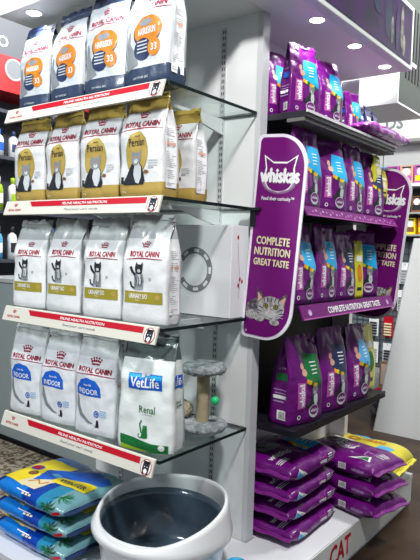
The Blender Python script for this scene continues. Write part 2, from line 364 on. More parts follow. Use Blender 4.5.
for z, nm, cr in zip(ZS, ZN, carry):
    t = tag(empty('glass_shelf', (0, 0, z)), '%s glass shelf with red and white strip, %s' % (nm, cr), 'shelf', 'glass shelves of the left bay')
    me = bpy.data.meshes.new('glass_pane'); bm = bmesh.new(); addbox(bm, (L0, -.528, -.0125), (L1+.012, -.006, -.0005))
    bmesh.ops.recalc_face_normals(bm, faces=bm.faces)
    for f in bm.faces: f.material_index = 0 if abs(f.normal.z) > .5 else 1
    bm.to_mesh(me); bm.free(); me.materials.append(GLASS); me.materials.append(GEDGE); link('glass_pane', me, None, t)
    for bx in (-.72, -.165):
        prism('bracket', [(-.004, -.011), (-.395, -.011), (-.395, -.023), (-.235, -.025), (-.15, -.048), (-.004, -.075)], 'x', bx-.006, bx+.006, mat('bracket_white', (.66, .68, .68), .4), t)
    # sloping label rail
    r = prism('label_rail', [(-.530, .004), (-.538, .002), (-.556, -.054), (-.550, -.057), (-.532, -.006)], 'x', L0, L1, mat('rail_white', (.64, .62, .55), .4, spec=.3), t)
    def rail(x, y, o): return Vector((x, -.538-o-.018*(-y/.056), .002+y-o*.3))
    a = Art(); W = L1-L0
    a.poly([(L0+.165, -.003), (L1-.065, -.003), (L1-.065, -.024), (L0+.185, -.024)], 'red', 1)
    a.build('red_stripe', rail, r, 0)
    a = Art(); crown(a, L0+.075, -.016, .014); a.text('ROYAL CANIN', L0+.075, -.036, .009, 'red', 2, w=.085, bold=.03)
    a.text('FELINE HEALTH NUTRITION', L0+.50, -.0145, .009, 'white', 2, w=.25, bold=.03)
    a.text("Feed your cat's needs", L0+.49, -.0385, .012, 'grey', 2, w=.19, shear=.3, bold=.01)
    a.build('lettering', rail, r, 0)
    a = Art(); a.ell(L1-.032, -.028, .023, .025, 'white', 1.2); a.ring(L1-.032, -.028, .025, .026, .0025, 'red', 2)
    a.poly([(L1-.032+x*.042, -.029+y*.042) for x, y in cat_badge], 'dark', 2.2); a.ell(L1-.032, -.040, .008, .008, 'white', 3, 12)
    a.ell(L1-.038, -.026, .002, .002, 'white', 3, 8); a.ell(L1-.026, -.026, .002, .002, 'white', 3, 8)
    a.build('cat_badge', rail, r, 0)
# slotted uprights
for x, nm in ((-.165, 'right'), (-.72, 'left')):
    t = tag(empty('slotted_upright', (x, 0, .17)), 'white slotted metal upright on the back panel, the %s one of two' % nm, 'upright')
    box('channel', (-.014, -.0035, 0), (.014, -.0003, 2.12), mat('upright_white', (.62, .64, .65), .35, .2), t)
    bm = bmesh.new()
    for k in range(84):
        for sx in (-.006, .003): addbox(bm, (sx, -.0042, .02+k*.025), (sx+.004, -.0036, .034+k*.025))
    fin('slots', bm, BLACK, t)
# end clip on shelf 2
t = tag(empty('shelf_clip', (.012, -.02, 1.50)), 'black clamp joining the second glass shelf to the purple sign', 'clip')
box('clamp_body', (.004, -.02, -.03), (.03, .015, .034), BLACK, t, bev=.003); box('clamp_arm', (-.04, -.028, .033), (.055, -.012, .045), BLACK, t, bev=.002)
tube('screw', [(.03, -.008, -.01), (.06, -.008, -.012)], .004, BLACK, t)

# ================================================================== ROYAL CANIN STYLE BAGS
def info_panel(side, H, root, ink='mid', v0=.14, v1=.86, z0=.10, z1=.72, head=None):
    a = Art(); a.rect(v0, z0, v1, z1, 'white', .6)
    random.seed(5)
    y = z1-.03
    while y > z0+.03:
        w_ = random.uniform(.6, 1)
        if random.random() > .14: a.rect(v0+.05, y-.006, v0+.05+(v1-v0-.1)*w_, y, ink, 1.4)
        y -= .018
    a.rect(v0+.05, z0+.42, v1-.05, z0+.45, 'skin', 1.8)
    return a.build('info_panel', lambda v, t, o: side(v, t*H, 1, o+.0015), root, .12)
def rc_common(a, H, ytop, wd=.135, s=.021):
    crown(a, 0, ytop+.032, s*1.1, 'crimson'); a.text('ROYAL CANIN', 0, ytop, .0185, 'crimson', 2, w=wd, bold=.055)
    a.stroke([(-wd*.62, ytop-.020, .5), (-.02, ytop-.0145, 1), (.03, ytop-.0155, 1), (wd*.62, ytop-.018, .5)], .0034, 'crimson', 2)
def make_bag(kind, seed):
    root = empty({'coat': 'cat_food_bag', 'persian': 'cat_food_bag', 'urinary': 'cat_food_bag', 'indoor': 'cat_food_bag', 'vet': 'cat_food_bag'}[kind])
    if kind == 'coat':
        W, D, H = .205, .10, .365; stops = [(0, (.03, .05, .10)), (.17, (.56, .60, .64)), (.90, (.025, .04, .09))]
    elif kind == 'persian':
        W, D, H = .200, .10, .335; stops = [(0, (.42, .29, .07)), (.15, (.66, .67, .68)), (.87, (.36, .25, .06))]
    elif kind == 'urinary':
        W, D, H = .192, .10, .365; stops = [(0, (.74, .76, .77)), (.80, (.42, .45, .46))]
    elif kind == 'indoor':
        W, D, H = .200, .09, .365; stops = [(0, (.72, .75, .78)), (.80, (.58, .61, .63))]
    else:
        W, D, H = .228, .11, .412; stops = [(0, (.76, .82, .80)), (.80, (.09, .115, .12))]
    key = 'film_'+kind
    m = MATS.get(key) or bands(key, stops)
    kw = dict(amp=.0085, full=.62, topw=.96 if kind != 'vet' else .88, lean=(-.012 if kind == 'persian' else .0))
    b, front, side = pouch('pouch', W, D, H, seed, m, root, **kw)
    top = {'coat': INK['navy'], 'persian': INK['gold'], 'urinary': INK['mid'], 'indoor': INK['silver'], 'vet': INK['grey']}[kind]
    seal(root, W, H, seed, top, front, k=.97)
    a = Art(); lb = Art()
    if kind == 'coat':
        rc_common(a, H, .265, .16, .025)
        lb.ell(.005, .178, .068, .050, 'navy', .5); lb.ell(.008, .182, .066, .045, 'orange', 1); lb.text('HAIR&SKIN', .005, .178, .022, 'white', 2, w=.085)
        lb.ell(0, .206, .03, .012, 'grey', 1.5); lb.ell(-.015, .122, .042, .036, 'navy', 1.4); lb.ell(.040, .122, .029, .029, 'orange', 1.8); lb.text('33', .040, .122, .022, 'white', 2.4)
        for k in range(4): lb.rect(-.042, .112+k*.011, .008, .116+k*.011, 'silver', 2)
        lb.stroke([(-.085, .19, .4), (-.088, .15, 1), (-.076, .11, 2.6), (-.060, .066, 3.2)], .018, 'grey', 1.2); lb.text('CAT FOOD 2KG', -.02, .030, .007, 'silver', 2)
    elif kind == 'persian':
        rc_common(a, H, .247, .155, .024)
        lb.ell(-.012, .150, .056, .073, 'gold', 1); lb.ring(-.012, .150, .056, .073, .003, 'olive', 1.4); lb.text('Persian', -.012, .186, .026, 'dark', 2, w=.078, bold=.016)
        lb.text('breed', -.010, .207, .007, 'dark', 2)
        fluffy_cat(lb, -.018, .044, .118); lb.ell(.035, .085, .010, .006, 'brown', 2); lb.ell(.055, .10, .010, .003, 'mid', 2); lb.text('2 kg', -.07, .02, .008, 'white', 2)
        for k in range(3): lb.rect(.045, .105+k*.008, .08, .107+k*.008, 'mid', 2)
    elif kind == 'urinary':
        rc_common(a, H, .240, .125)
        stand_cat(lb, -.018, .118, .100, 'dark', 2)
        lb.rect(-.084, .072, .080, .112, 'olive', 1); lb.text('URINARY S/O', -.020, .096, .016, 'white', 2, w=.08); lb.text('feline', -.02, .083, .006, 'cream', 2); lb.ell(.062, .094, .010, .010, 'gold', 2)
        lb.ell(.03, .155, .006, .006, 'mid', 1, 10)
    elif kind == 'indoor':
        rc_common(a, H, .246, .16, .030)
        lb.poly([(-.090, .148), (-.090, .175), (-.070, .204), (-.030, .216), (.01, .208), (.034, .184), (.038, .148)], 'blue', 1)
        lb.text('INDOOR', -.026, .165, .020, 'white', 2, w=.100); lb.text('home life', -.026, .190, .008, 'white', 2)
        lb.stroke([(-.085, .15, .3), (-.082, .11, 1.6), (-.06, .075, 1.4), (-.02, .05, .8), (.0, .046, .3)], .013, 'grey', 1.5)
        lb.ring(.018, .085, .0125, .0125, .004, 'blue', 2); lb.ell(.018, .085, .005, .005, 'blue', 2, 10)
        for k in range(4): lb.rect(.036, .078+k*.007, .066, .080+k*.007, 'sky', 2)
        sit_cat(lb, .022, .035, .028, 'dark', 2)
    else:
        lb.rect(-.072, .225, .072, .280, 'blue', 1); lb.rect(-.069, .262, .069, .277, 'cyan', 1.4); lb.rect(-.066, .231, .066, .266, 'blue', 1.8)
        a.text('VetLife', 0, .250, .034, 'white', 3, w=.118, bold=.03); a.ell(.01, .285, .010, .012, 'white', 2); a.ell(-.008, .278, .007, .010, 'white', 2.2)
        a.text('Renal', .012, .155, .026, 'green', 2, w=.066, bold=.0); a.rect(-.01, .135, .035, .138, 'silver', 1)
        lb.poly([(-.10, .055), (-.04, .050), (.03, .035), (.095, .035), (.095, .005), (.02, -.0), (-.10, .02)], 'green', 1)
        lb.poly([(-.10, .022), (.03, .003), (-.10, .003)], 'lime', 1.5)
        lb.ell(.07, .024, .012, .011, 'white', 2); sit_cat(lb, .0, .052, .045, 'green', 2); lb.stroke([(-.01, .07), (-.017, .10), (-.01, .115)], .005, 'green', 2)
        s2 = Art(); s2.rect(.1, .56, .9, .67, 'blue', 1); s2.text('VetLife', .5, .615, .06, 'white', 2, w=.62); s2.rect(.3, .40, .8, .41, 'green', 1); s2.text('Renal', .5, .44, .03, 'green', 1, w=.4)
        s2.build('side_label', lambda v, t, o: side(v, t*H, 1, o+.0015), root, .12)
    a.build('logo', front, root, .014)
    lb.build('label', front, root, .014)
    if kind != 'vet': info_panel(side, H, root, 'mid')
    return root

GREY_L = ['grey and orange cat food bag on the top glass shelf, %s' % s for s in ('leftmost', 'second from left', 'third from left', 'rightmost')]
pitch = .219
def row(kind, z, xs, ys, rz, labels, group, seeds, scales=None):
    for i, (x, y, r, l, s) in enumerate(zip(xs, ys, rz, labels, seeds)):
        o = make_bag(kind, s) if i < 2 else copy_tree(ROWP[i % 2])
        if i < 2: ROWP[i] = o
        o.location = (x, y, z); o.rotation_euler = (0, 0, r)
        if scales: o.scale = (scales[i],)*3
        tag(o, l, 'cat food bag', group)
ROWP = {}
row('coat', ZS[0], (-.775, -.555, -.335, -.112), (-.455, -.46, -.46, -.465), (.03, -.02, .03, -.02), GREY_L, 'grey and orange bags on the top glass shelf', (1.3, 2.7, 0, 0), (.93, .97, 1.02, 1.035))
row('persian', ZS[1], (-.785, -.572, -.352, -.130, -.148), (-.46, -.46, -.46, -.465, -.275), (.02, -.03, .02, .0, .02),
    ['golden Persian cat food bag on the second glass shelf, leftmost', 'golden Persian cat food bag, second from the left on its shelf', 'golden Persian cat food bag, third from the left in the front row', 'golden Persian cat food bag at the right end of the front row', 'golden Persian cat food bag standing in the back row behind the others'],
    'golden bags on the second glass shelf', (4.1, 5.9, 0, 0, 0), (1.0, 1.0, 1.02, 1.03, 1.0))
row('urinary', ZS[2], (-.785, -.570, -.335, -.110), (-.46, -.45, -.455, -.46), (.14, .08, .12, .12),
    ['white urinary cat food bag with olive band, leftmost on the third glass shelf', 'white urinary cat food bag with olive band, second from the left', 'white urinary cat food bag with olive band, third from the left', 'white urinary cat food bag with olive band, rightmost, beside the carton'],
    'white bags with olive bands', (7.2, 8.6, 0, 0), (.98, 1.0, 1.0, 1.03))
row('indoor', ZS[3], (-.790, -.578, -.362), (-.465, -.46, -.46), (.13, .11, .10),
    ['white and blue indoor cat food bag on the lowest glass shelf, leftmost', 'white and blue indoor cat food bag between two alike on the lowest glass shelf', 'white and blue indoor cat food bag beside the larger green and white bag'],
    'blue-labelled bags on the lowest glass shelf', (9.2, 10.4, 0), (1.0, 1.0, 1.02))
v = make_bag('vet', 12.5); v.location = (-.102, -.452, ZS[3]); v.rotation_euler = (0, 0, .26)
tag(v, 'large white renal diet bag with blue logo and green base on the lowest glass shelf', 'pet food bag')

# ------------------------------------------------------------------ carton with a ring drawing
t = tag(empty('carton', (-.19, -.065, ZS[2]), 0), 'white carton with a grey ring printed on it, at the back of the third shelf', 'box')
cw = mat('carton_white', (.86, .88, .91), .45); box('carton_body', (-.185, -.06, .0005), (.185, .06, .365), cw, t, bev=.002)
box('flap', (-.183, -.058, .3655), (.183, .058, .3675), cw, t)
a = Art(); a.ring(-.0, .205, .092, .092, .026, 'grey', 1, 40, -PI*.84, PI*.84)
for k in range(7):
    an = -PI*.70+k*PI*1.40/6; a.ring(0, .205, .086, .086, .013, 'white', 2, 8, an-.17, an+.17)
a.build('ring_print', lambda x, y, o: Vector((x+.002, -.060-o, y-.02)), t, 0)
a = Art(); a.stroke([(-.02, .30), (-.01, .22), (.0, .16), (-.005, .08)], .003, 'mid', 1)
for x, y in ((-.02, .32), (.0, .155), (-.01, .13), (.015, .145)): a.ell(x, y, .006, .009, 'red', 1.5, 8)
a.build('side_print', lambda x, y, o: Vector((.185+o, x, y)), t, 0)

# ------------------------------------------------------------------ cat tree
t = tag(empty('cat_tree', (-.105, -.150, ZS[3])), 'small grey plush cat tree with sisal post on the lowest glass shelf', 'cat tree')
plush = mat('grey_plush', (.22, .25, .27), .95, bump=1.0, bscale=90, col2=(.42, .46, .48), cscale=40)
def plushdisc(name, r, z0, z1):
    h = (z1-z0)/2; pr = [(0, z0)]+[(r-h+h*math.cos(q), (z0+z1)/2+h*math.sin(q)) for q in [(-.5+i/8)*PI for i in range(9)]]+[(0, z1)]
    o = lathe(name, pr, plush, t, 40)
    for vv in o.data.vertices: vv.co += Vector((noise.noise(vv.co*60), noise.noise(vv.co*60+Vector((9, 0, 0))), noise.noise(vv.co*60+Vector((0, 7, 0)))))*.005
    return o
plushdisc('base', .100, .0025, .035); plushdisc('platform', .090, .228, .268)
prof = []
for k in range(48): prof += [(.0245, .034+k*.00396), (.0268, .036+k*.00396)]
lathe('sisal_post', prof+[(.0245, .226)], mat('sisal', (.50, .42, .27), .9, bump=.4, bscale=120), t, 24)
s = tube('string', [(.076, -.020, .232), (.077, -.022, .150)], .0012, mat('string', (.05, .3, .15), .8), t, 6)
lathe('green_ball', [(0, -.017)]+[(.017*math.cos(q), .017*math.sin(q)) for q in [(-.5+i/10)*PI for i in range(1, 10)]]+[(0, .017)], mat('green_toy', (.02, .62, .22), .35), s, 20, loc=(.077, -.022, .134))
fl = lathe('fluffy_toy', [(0, -.03)]+[(.030*math.cos(q), .034*math.sin(q)) for q in [(-.5+i/10)*PI for i in range(1, 10)]]+[(0, .034)], mat('fluff', (.55, .47, .33), 1, bump=1, bscale=150), t, 24, loc=(-.075, -.02, .075))
for vv in fl.data.vertices: vv.co += Vector((noise.noise(vv.co*80), noise.noise(vv.co*80+Vector((9, 0, 0))), noise.noise(vv.co*80+Vector((0, 7, 0)))))*.010

# ================================================================== LYING SACKS
def sack_fn(L, B, Hh, seed, n=3.2, amp=.005):
    NT = 160; tab = []
    def cs(th, b, h):
        c, s = math.cos(th), math.sin(th)
        return (-b*math.copysign(abs(c)**(2/n), c), h*math.copysign(abs(s)**(2/n), s))
    pts = [cs(-PI/2+2*PI*i/NT, B/2, Hh/2) for i in range(NT+1)]; acc = [0]
    for p, q in zip(pts, pts[1:]): acc.append(acc[-1]+math.hypot(p[0]-q[0], p[1]-q[1]))
    i0 = NT//4; s0 = acc[i0]          # s=0 : middle of the front side, rising to the top
    def th_of(s):
        s = (s+s0) % acc[-1]
        lo, hi = 0, NT
        while hi-lo > 1:
            md = (lo+hi)//2
            if acc[md] <= s: lo = md
            else: hi = md
        f = (s-acc[lo])/max(1e-9, acc[hi]-acc[lo]); return -PI/2+2*PI*(lo+f)/NT
    def P(x, s, off=0):
        th = th_of(s); e = min(1, abs(x)/(L/2)); f = max(.0, 1-e**7)**.5; f = .05+.95*f; fb = .90+.10*max(0, 1-e**6)
        y, z = cs(th, B/2*fb, Hh/2*f); d = Vector((0, y/(B/2)**2*1.0, z/(Hh/2)**2)); d.normalize()
        nn = noise.noise(Vector((x*9+seed, y*9, z*9+seed*2)))*amp+noise.noise(Vector((x*26, y*26+seed, z*26)))*amp*.5
        low = 1 if z > -Hh*.3 else .1
        return Vector((x, y, z+Hh/2))+d*(off+(nn-amp*.5)*low*min(1, (1-e)*8+.1))
    return P, acc[-1], s0
def sack(name, L, B, Hh, seed, m, parent, seam=None, nx=44, ns=64, **k):
    P, per, s0 = sack_fn(L, B, Hh, seed, **k); bm = bmesh.new(); uvl = bm.loops.layers.uv.new('UVMap'); rg = []
    for i in range(nx+1):
        x = -L/2*math.cos(PI*i/nx) if True else 0
        rg.append([bm.verts.new(P(x, -s0+per*j/ns)) for j in range(ns)])
    for i, (A, Bq) in enumerate(zip(rg, rg[1:])):
        for j in range(ns):
            f = bm.faces.new((A[j], A[(j+1) % ns], Bq[(j+1) % ns], Bq[j]))
            for l, (uu, vv) in zip(f.loops, ((i/nx, j/ns), (i/nx, (j+1)/ns), ((i+1)/nx, (j+1)/ns), ((i+1)/nx, j/ns))): l[uvl].uv = (uu, vv)
    bm.faces.new(rg[0]); bm.faces.new(rg[-1][::-1])
    me = bpy.data.meshes.new(name); bm.to_mesh(me); bm.free()
    for p in me.polygons: p.use_smooth = True
    o = link(name, me, m, parent)
    for sg in (-1, 1):
        bm = bmesh.new(); A = []
        for j in range(17):
            y = -B/2*.88+B*.88*j/16; z = Hh/2+.003*math.sin(j*.9+seed)
            A.append([bm.verts.new((sg*(L/2-.004), y, z-.002)), bm.verts.new((sg*(L/2+.016+.0015*math.sin(j*1.7)), y, z-.002-.006)), bm.verts.new((sg*(L/2+.016+.0015*math.sin(j*1.7)), y, z+.002-.006)), bm.verts.new((sg*(L/2-.004), y, z+.002))])
        for a_, b_ in zip(A, A[1:]):
            for q in range(4): bm.faces.new((a_[q], a_[(q+1) % 4], b_[(q+1) % 4], b_[q]))
        bm.faces.new(A[0]); bm.faces.new(A[-1][::-1]); fin('end_seam', bm, seam or m, parent)
    return o, P
def barcode(a, x, s, w_, h, l=2):
    a.rect(x-w_/2, s-h/2, x+w_/2, s+h/2, 'white', l); random.seed(3); q = x-w_/2+.003
    while q < x+w_/2-.005:
        t_ = random.uniform(.0008, .0022); a.rect(q, s-h/2+.006, q+t_, s+h/2-.003, 'dark', l+1); q += t_+random.uniform(.0012, .0024)
def cathead(a, cx, cy, s, m, l, rot=0, m2=None):
    H_ = [(-.55, -.1), (-.5, .25), (-.58, .62), (-.25, .42), (.25, .42), (.58, .62), (.5, .25), (.55, -.1), (.35, -.38), (0, -.48), (-.35, -.38)]
    c, sn = math.cos(rot), math.sin(rot)
    f = lambda x, y: (cx+(x*c-y*sn)*s, cy+(x*sn+y*c)*s)
    a.poly([f(x, y) for x, y in H_], m, l)
    if m2: a.poly([f(x*.86, y*.84) for x, y in H_], m2, l+.5)
PURP = bands('purple_film', [(0, (.135, .003, .165)), (.98, (.15, .004, .18))], rough=.36, bump=.6, bscale=18, coat=.22)
SEAM = mat('seam_purple', (.20, .02, .22), .35, bump=.5)
def purple_sack(face):
    root = empty('cat_food_sack'); Ls, Bs, Hs = (.405, .31, .080) if face == 'side' else (.43, .30, .088)
    b, P = sack('sack_body', Ls, Bs, Hs, 3.3, PURP, root, SEAM, amp=.008)
    a = Art()
    if face == 'side':       # long printed side faces the aisle
        a.text('whiskas', .06, -.002, .020, 'white', 2, w=.055, rot=0); cathead(a, .06, .0, .045, 'pink', 1, 0, 'purple')
        barcode(a, .17, .0, .032, .030); a.poly([(-.17, -.03), (-.085, -.016), (-.15, .022)], 'white', 1); a.poly([(-.165, -.026), (-.12, -.016), (-.152, .012)], 'cyan', 2)
        for k in range(4): a.rect(.10, -.016+k*.010, .14, -.012+k*.010, 'white', 1)
    else:
        barcode(a, .055, -.0, .042, .038)
        a.text('whiskas', .14, 0, .018, 'lilac', 2, w=.06)
    a.build('side_print', P, root, .015)
    top = Art()
    s1 = .045+.05
    if face == 'side':
        top.poly([(.02, s1), (.20, s1-.02), (.20, s1+.15), (.06, s1+.14)], 'cyan', 1)
        for k in range(4): top.rect(.11, s1+.02+k*.022, .175, s1+.028+k*.022, 'white', 2)
        for k in range(6): top.ell(.045+.010*(k % 2), s1+.01+k*.014, .013, .010, 'orange2' if k % 2 else 'yellow', 2, 12)
        top.text('whiskas', -.12, s1+.045, .035, 'white', 3, w=.12, rot=-.2)
        top.ell(-.07, s1+.13, .07, .045, 'grey', 1); top.ell(-.03, s1+.13, .04, .03, 'mid', 1.4); top.ell(-.09, s1+.15, .02, .02, 'dark', 2)
        for k in range(3): top.rect(-.19, s1-.01+k*.010, -.12, s1-.006+k*.010, 'white', 1)
    else:
        cathead(top, -.03, s1+.09, .085, 'white', 1, 0, 'purple'); top.text('whiskas', -.03, s1+.085, .032, 'white', 3, w=.11, rot=0)
        top.ell(-.12, s1+.14, .06, .05, 'grey', 1); top.ell(-.14, s1+.13, .03, .03, 'dark', 2)
        top.text('7kg', .04, s1+.035, .012, 'white', 2); cathead(top, .12, s1+.06, .05, 'lilac', 2); cathead(top, .12, s1+.06, .04, 'purple', 3)
        top.poly([(.06, s1-.03), (.17, s1-.02), (.15, s1+.03)], 'white', 2); top.poly([(.10, s1-.025), (.16, s1-.018), (.145, s1+.015)], 'green', 3)
        for k in range(5): top.rect(.15, s1+.07+k*.012, .19, s1+.075+k*.012, 'white', 1)
    top.build('top_print', P, root, .015)
    return root
pa = purple_sack('side'); pb = purple_sack('end')
order = ('on the very bottom', 'second from the bottom', 'third from the bottom')
for k in range(4):
    o = pa if k == 0 else copy_tree(pa)
    o.rotation_euler = (0, 0, PI/2+(.02, -.03, .02, .0)[k]); o.location = ((.055, .045, .045, .04)[k], .276+(.0, .008, -.004, .0)[k], .1705+k*.0825)
    if k == 3: o.scale = (1, 1.03, 1.22)
    tag(o, 'purple cat food sack lying in the near stack, %s' % (order[k] if k < 3 else 'on top with the blue corner'), 'cat food sack', 'purple sacks in the near floor stack')
for k in range(3):
    o = pb if k == 0 else copy_tree(pb)
    o.rotation_euler = (0, 0, (-.24, -.20, -.17)[k]); o.location = ((.185, .175, .165)[k], .680+(.0, .0, .0)[k], .1705+k*.0892)
    tag(o, 'purple cat food sack jutting over the plinth edge, %s' % (order[k] if k < 2 else 'topmost with the green corner flag'), 'cat food sack', 'purple sacks in the far floor stack')
# yellow sack
YEL = mat('yellow_film', (.75, .66, .02), .3, bump=.5, bscale=16, coat=.4)
t = empty('cat_food_sack', (.065, 1.06, .1705), .04)
tag(t, 'yellow and pale blue cat food sacks bundle lying behind the purple stack', 'cat food sack')
t['label'] = 'yellow cat food sack with pale blue patches lying behind the purple stack'
b, P = sack('sack_body', .48, .34, .185, 6.1, YEL, t, YEL, n=2.6, amp=.008)
a = Art(); s1 = .17
a.text('me-O', .02, s1+.07, .06, 'orange', 3, w=.20, rot=PI, bold=.06)
a.poly([(.08, s1-.06), (.17, s1-.07), (.19, s1+.03), (.12, s1+.02)], 'sky', 1); a.poly([(-.10, s1+.13), (.18, s1+.15), (.19, s1+.20), (-.10, s1+.19)], 'sky', 1)
a.poly([(-.20, s1-.02), (-.05, s1-.04), (-.02, s1+.02), (-.18, s1+.06)], 'white', 1); a.ell(-.11, s1+.01, .03, .02, 'orange', 2); a.ell(.14, s1-.10, .04, .025, 'cream', 1.5); a.ell(.06, s1-.10, .03, .02, 'brown', 1.5)
a.build('print', P, t, .015)
# blue litter sacks
BLU = bands('blue_film', [(0, (.002, .02, .20)), (.20, (.004, .18, .62)), (.48, (.002, .05, .36)), (.62, (.02, .24, .42)), (.74, (.16, .34, .38))], rough=.25, bump=.6, bscale=14, coat=.5, axis=0)
def blue_sack():
    root = empty('cat_litter_sack'); b, P = sack('sack_body', .45, .37, .082, 8.8, BLU, root, INK['navy'], amp=.006)
    a = Art()
    random.seed(11)
    for k in range(26):
        an = random.uniform(0, 2*PI); r_ = random.uniform(.02, .045); cx, cy = .145, .012
        a.stroke([(cx, cy, 1), (cx+r_*.6*math.cos(an), cy+r_*.6*math.sin(an), 1), (cx+r_*math.cos(an+.3), cy+r_*math.sin(an+.3), .3)], .004, 'green' if k % 3 else 'dark', 1+(k % 5)*.3)
    a.poly([(.165, -.03), (.215, -.005), (.21, .008), (.16, -.015)], 'red', 3)
    for k in range(3): a.rect(-.02+k*.022, .018, -.005+k*.022, .026, 'cream', 1.2)
    a.rect(-.06, .028, .02, .032, 'white', 1.2)
    a.build('side_print', P, root, .012)
    a = Art(); s1 = .085
    a.poly([(-.22, s1-.02), (-.05, s1-.035), (-.02, s1+.06), (.0, s1+.21), (-.20, s1+.22)], 'yellow', 1)
    a.poly([(-.06, s1+.02), (.20, s1+.16), (.205, s1+.22), (.10, s1+.24), (-.08, s1+.12)], 'blue', 2)
    a.poly([(-.09, s1-.03), (.02, s1-.03), (.05, s1+.06), (-.07, s1+.06)], 'cream', 1.6); a.stroke([(-.06, s1), (-.03, s1+.03), (.0, s1+.01), (.03, s1+.035)], .008, 'orange', 2.5)
    a.poly([(.02, s1+.05), (.20, s1+.07), (.20, s1+.14), (.02, s1+.11)], 'yellow', 2.5); a.text('WINTER', .11, s1+.092, .030, 'navy', 3.5, w=.14, rot=.08)
    a.ell(-.15, s1+.11, .035, .024, 'blue', 2); a.ell(-.15, s1+.11, .027, .017, 'red', 3); a.text('OK', -.15, s1+.11, .012, 'white', 4) if False else None
    a.ell(-.11, s1+.06, .025, .02, 'brown', 2); a.ell(.0, s1+.10, .03, .015, 'sky', 3)
    for k in range(14):
        an = random.uniform(0, 2*PI); r_ = random.uniform(.03, .06)
        a.stroke([(.17, s1-.01, 1), (.17+r_*.6*math.cos(an), s1-.01+r_*.6*math.sin(an), 1), (.17+r_*math.cos(an+.3), s1-.01+r_*math.sin(an+.3), .3)], .004, 'green', 1+(k % 5)*.3)
    a.build('top_print', P, root, .015)
    return root
bs = blue_sack()
for k in range(3):
    o = bs if k == 0 else copy_tree(bs)
    o.location = ((-.600, -.605, -.602)[k], (-.450, -.445, -.452)[k], .1705+k*.0845); o.rotation_euler = (0, 0, (.0, .02, -.01)[k])
    tag(o, 'blue and yellow cat litter sack in the left stack, %s' % ('at the bottom', 'in the middle', 'on top')[k], 'cat litter sack', 'blue litter sacks stacked on the plinth')

# ================================================================== LITTER TRAY
t = tag(empty('litter_tray', (-.085, -.400, .1705), -.2), 'round white litter tray with a dark grey basin, in front of the blue sacks', 'litter tray')
shell_m = mat('tray_white', (.72, .74, .76), .25, coat=.4)
def loop(bm, r, z, n=64, ex=1.0, ey=.92, wav=0, tilt=0):
    return [bm.verts.new((r*ex*math.cos(2*PI*i/n), r*ey*math.sin(2*PI*i/n), z+tilt*math.sin(2*PI*i/n)+wav*math.sin(2*2*PI*i/n+.6))) for i in range(n)]
def loft(bm, rings, cap0=False, cap1=False):
    for A, B in zip(rings, rings[1:]):
        for i in range(len(A)): bm.faces.new((A[i], A[(i+1) % len(A)], B[(i+1) % len(A)], B[i]))
    if cap0: bm.faces.new(rings[0][::-1])
    if cap1: bm.faces.new(rings[-1])
bm = bmesh.new()
R_ = [loop(bm, .215, .0), loop(bm, .222, .008), loop(bm, .250, .17), loop(bm, .268, .175), loop(bm, .274, .183), loop(bm, .274, .200), loop(bm, .268, .214, tilt=.008), loop(bm, .258, .248, tilt=.036, wav=.008), loop(bm, .252, .260, tilt=.046, wav=.011), loop(bm, .243, .261, tilt=.047, wav=.012), loop(bm, .239, .252, tilt=.043, wav=.012), loop(bm, .241, .229, tilt=.016), loop(bm, .243, .20)]
loft(bm, R_, True); fin('tray_shell', bm, shell_m, t, True)
bm = bmesh.new()
R_ = [loop(bm, .2405, .222, tilt=.012), loop(bm, .236, .224, tilt=.012), loop(bm, .231, .20, tilt=.008), loop(bm, .214, .05), loop(bm, .19, .03), loop(bm, .09, .026), loop(bm, .01, .025)]
loft(bm, R_, False, True); fin('basin', bm, mat('basin_grey', (.05, .075, .105), .18, bump=.35, bscale=9, coat=1), t, True)
bm = bmesh.new(); R_ = []
for k in range(6):
    r_ = .075-.013*k; R_.append([bm.verts.new((.03+(r_+.012*math.sin(3*q+k))*math.cos(q), -.02+(r_+.01*math.sin(5*q))*.7*math.sin(q), .032+.012*k+.006*math.sin(4*q))) for q in [2*PI*i/32 for i in range(32)]])
loft(bm, R_, True, True); fin('plastic_pouch', bm, mat('crumpled_clear', (.06, .08, .11), .1, bump=.8, bscale=30, coat=1), t, True)
# items beside the tray
t = tag(empty('pet_toy_ball', (.205, -.33, .235)), 'bright cyan plastic ball at the right of the litter tray', 'ball')
lathe('shell', [(0, -.063)]+[(.063*math.cos(q), .063*math.sin(q)) for q in [(-.5+i/16)*PI for i in range(1, 16)]]+[(0, .063)], mat('cyan_plastic', (.01, .42, .78), .25, coat=.5), t, 32)
lathe('band', [(.0635, -.006), (.0648, 0), (.0635, .006)], mat('cyan_dark', (.005, .25, .55), .3), t, 32)

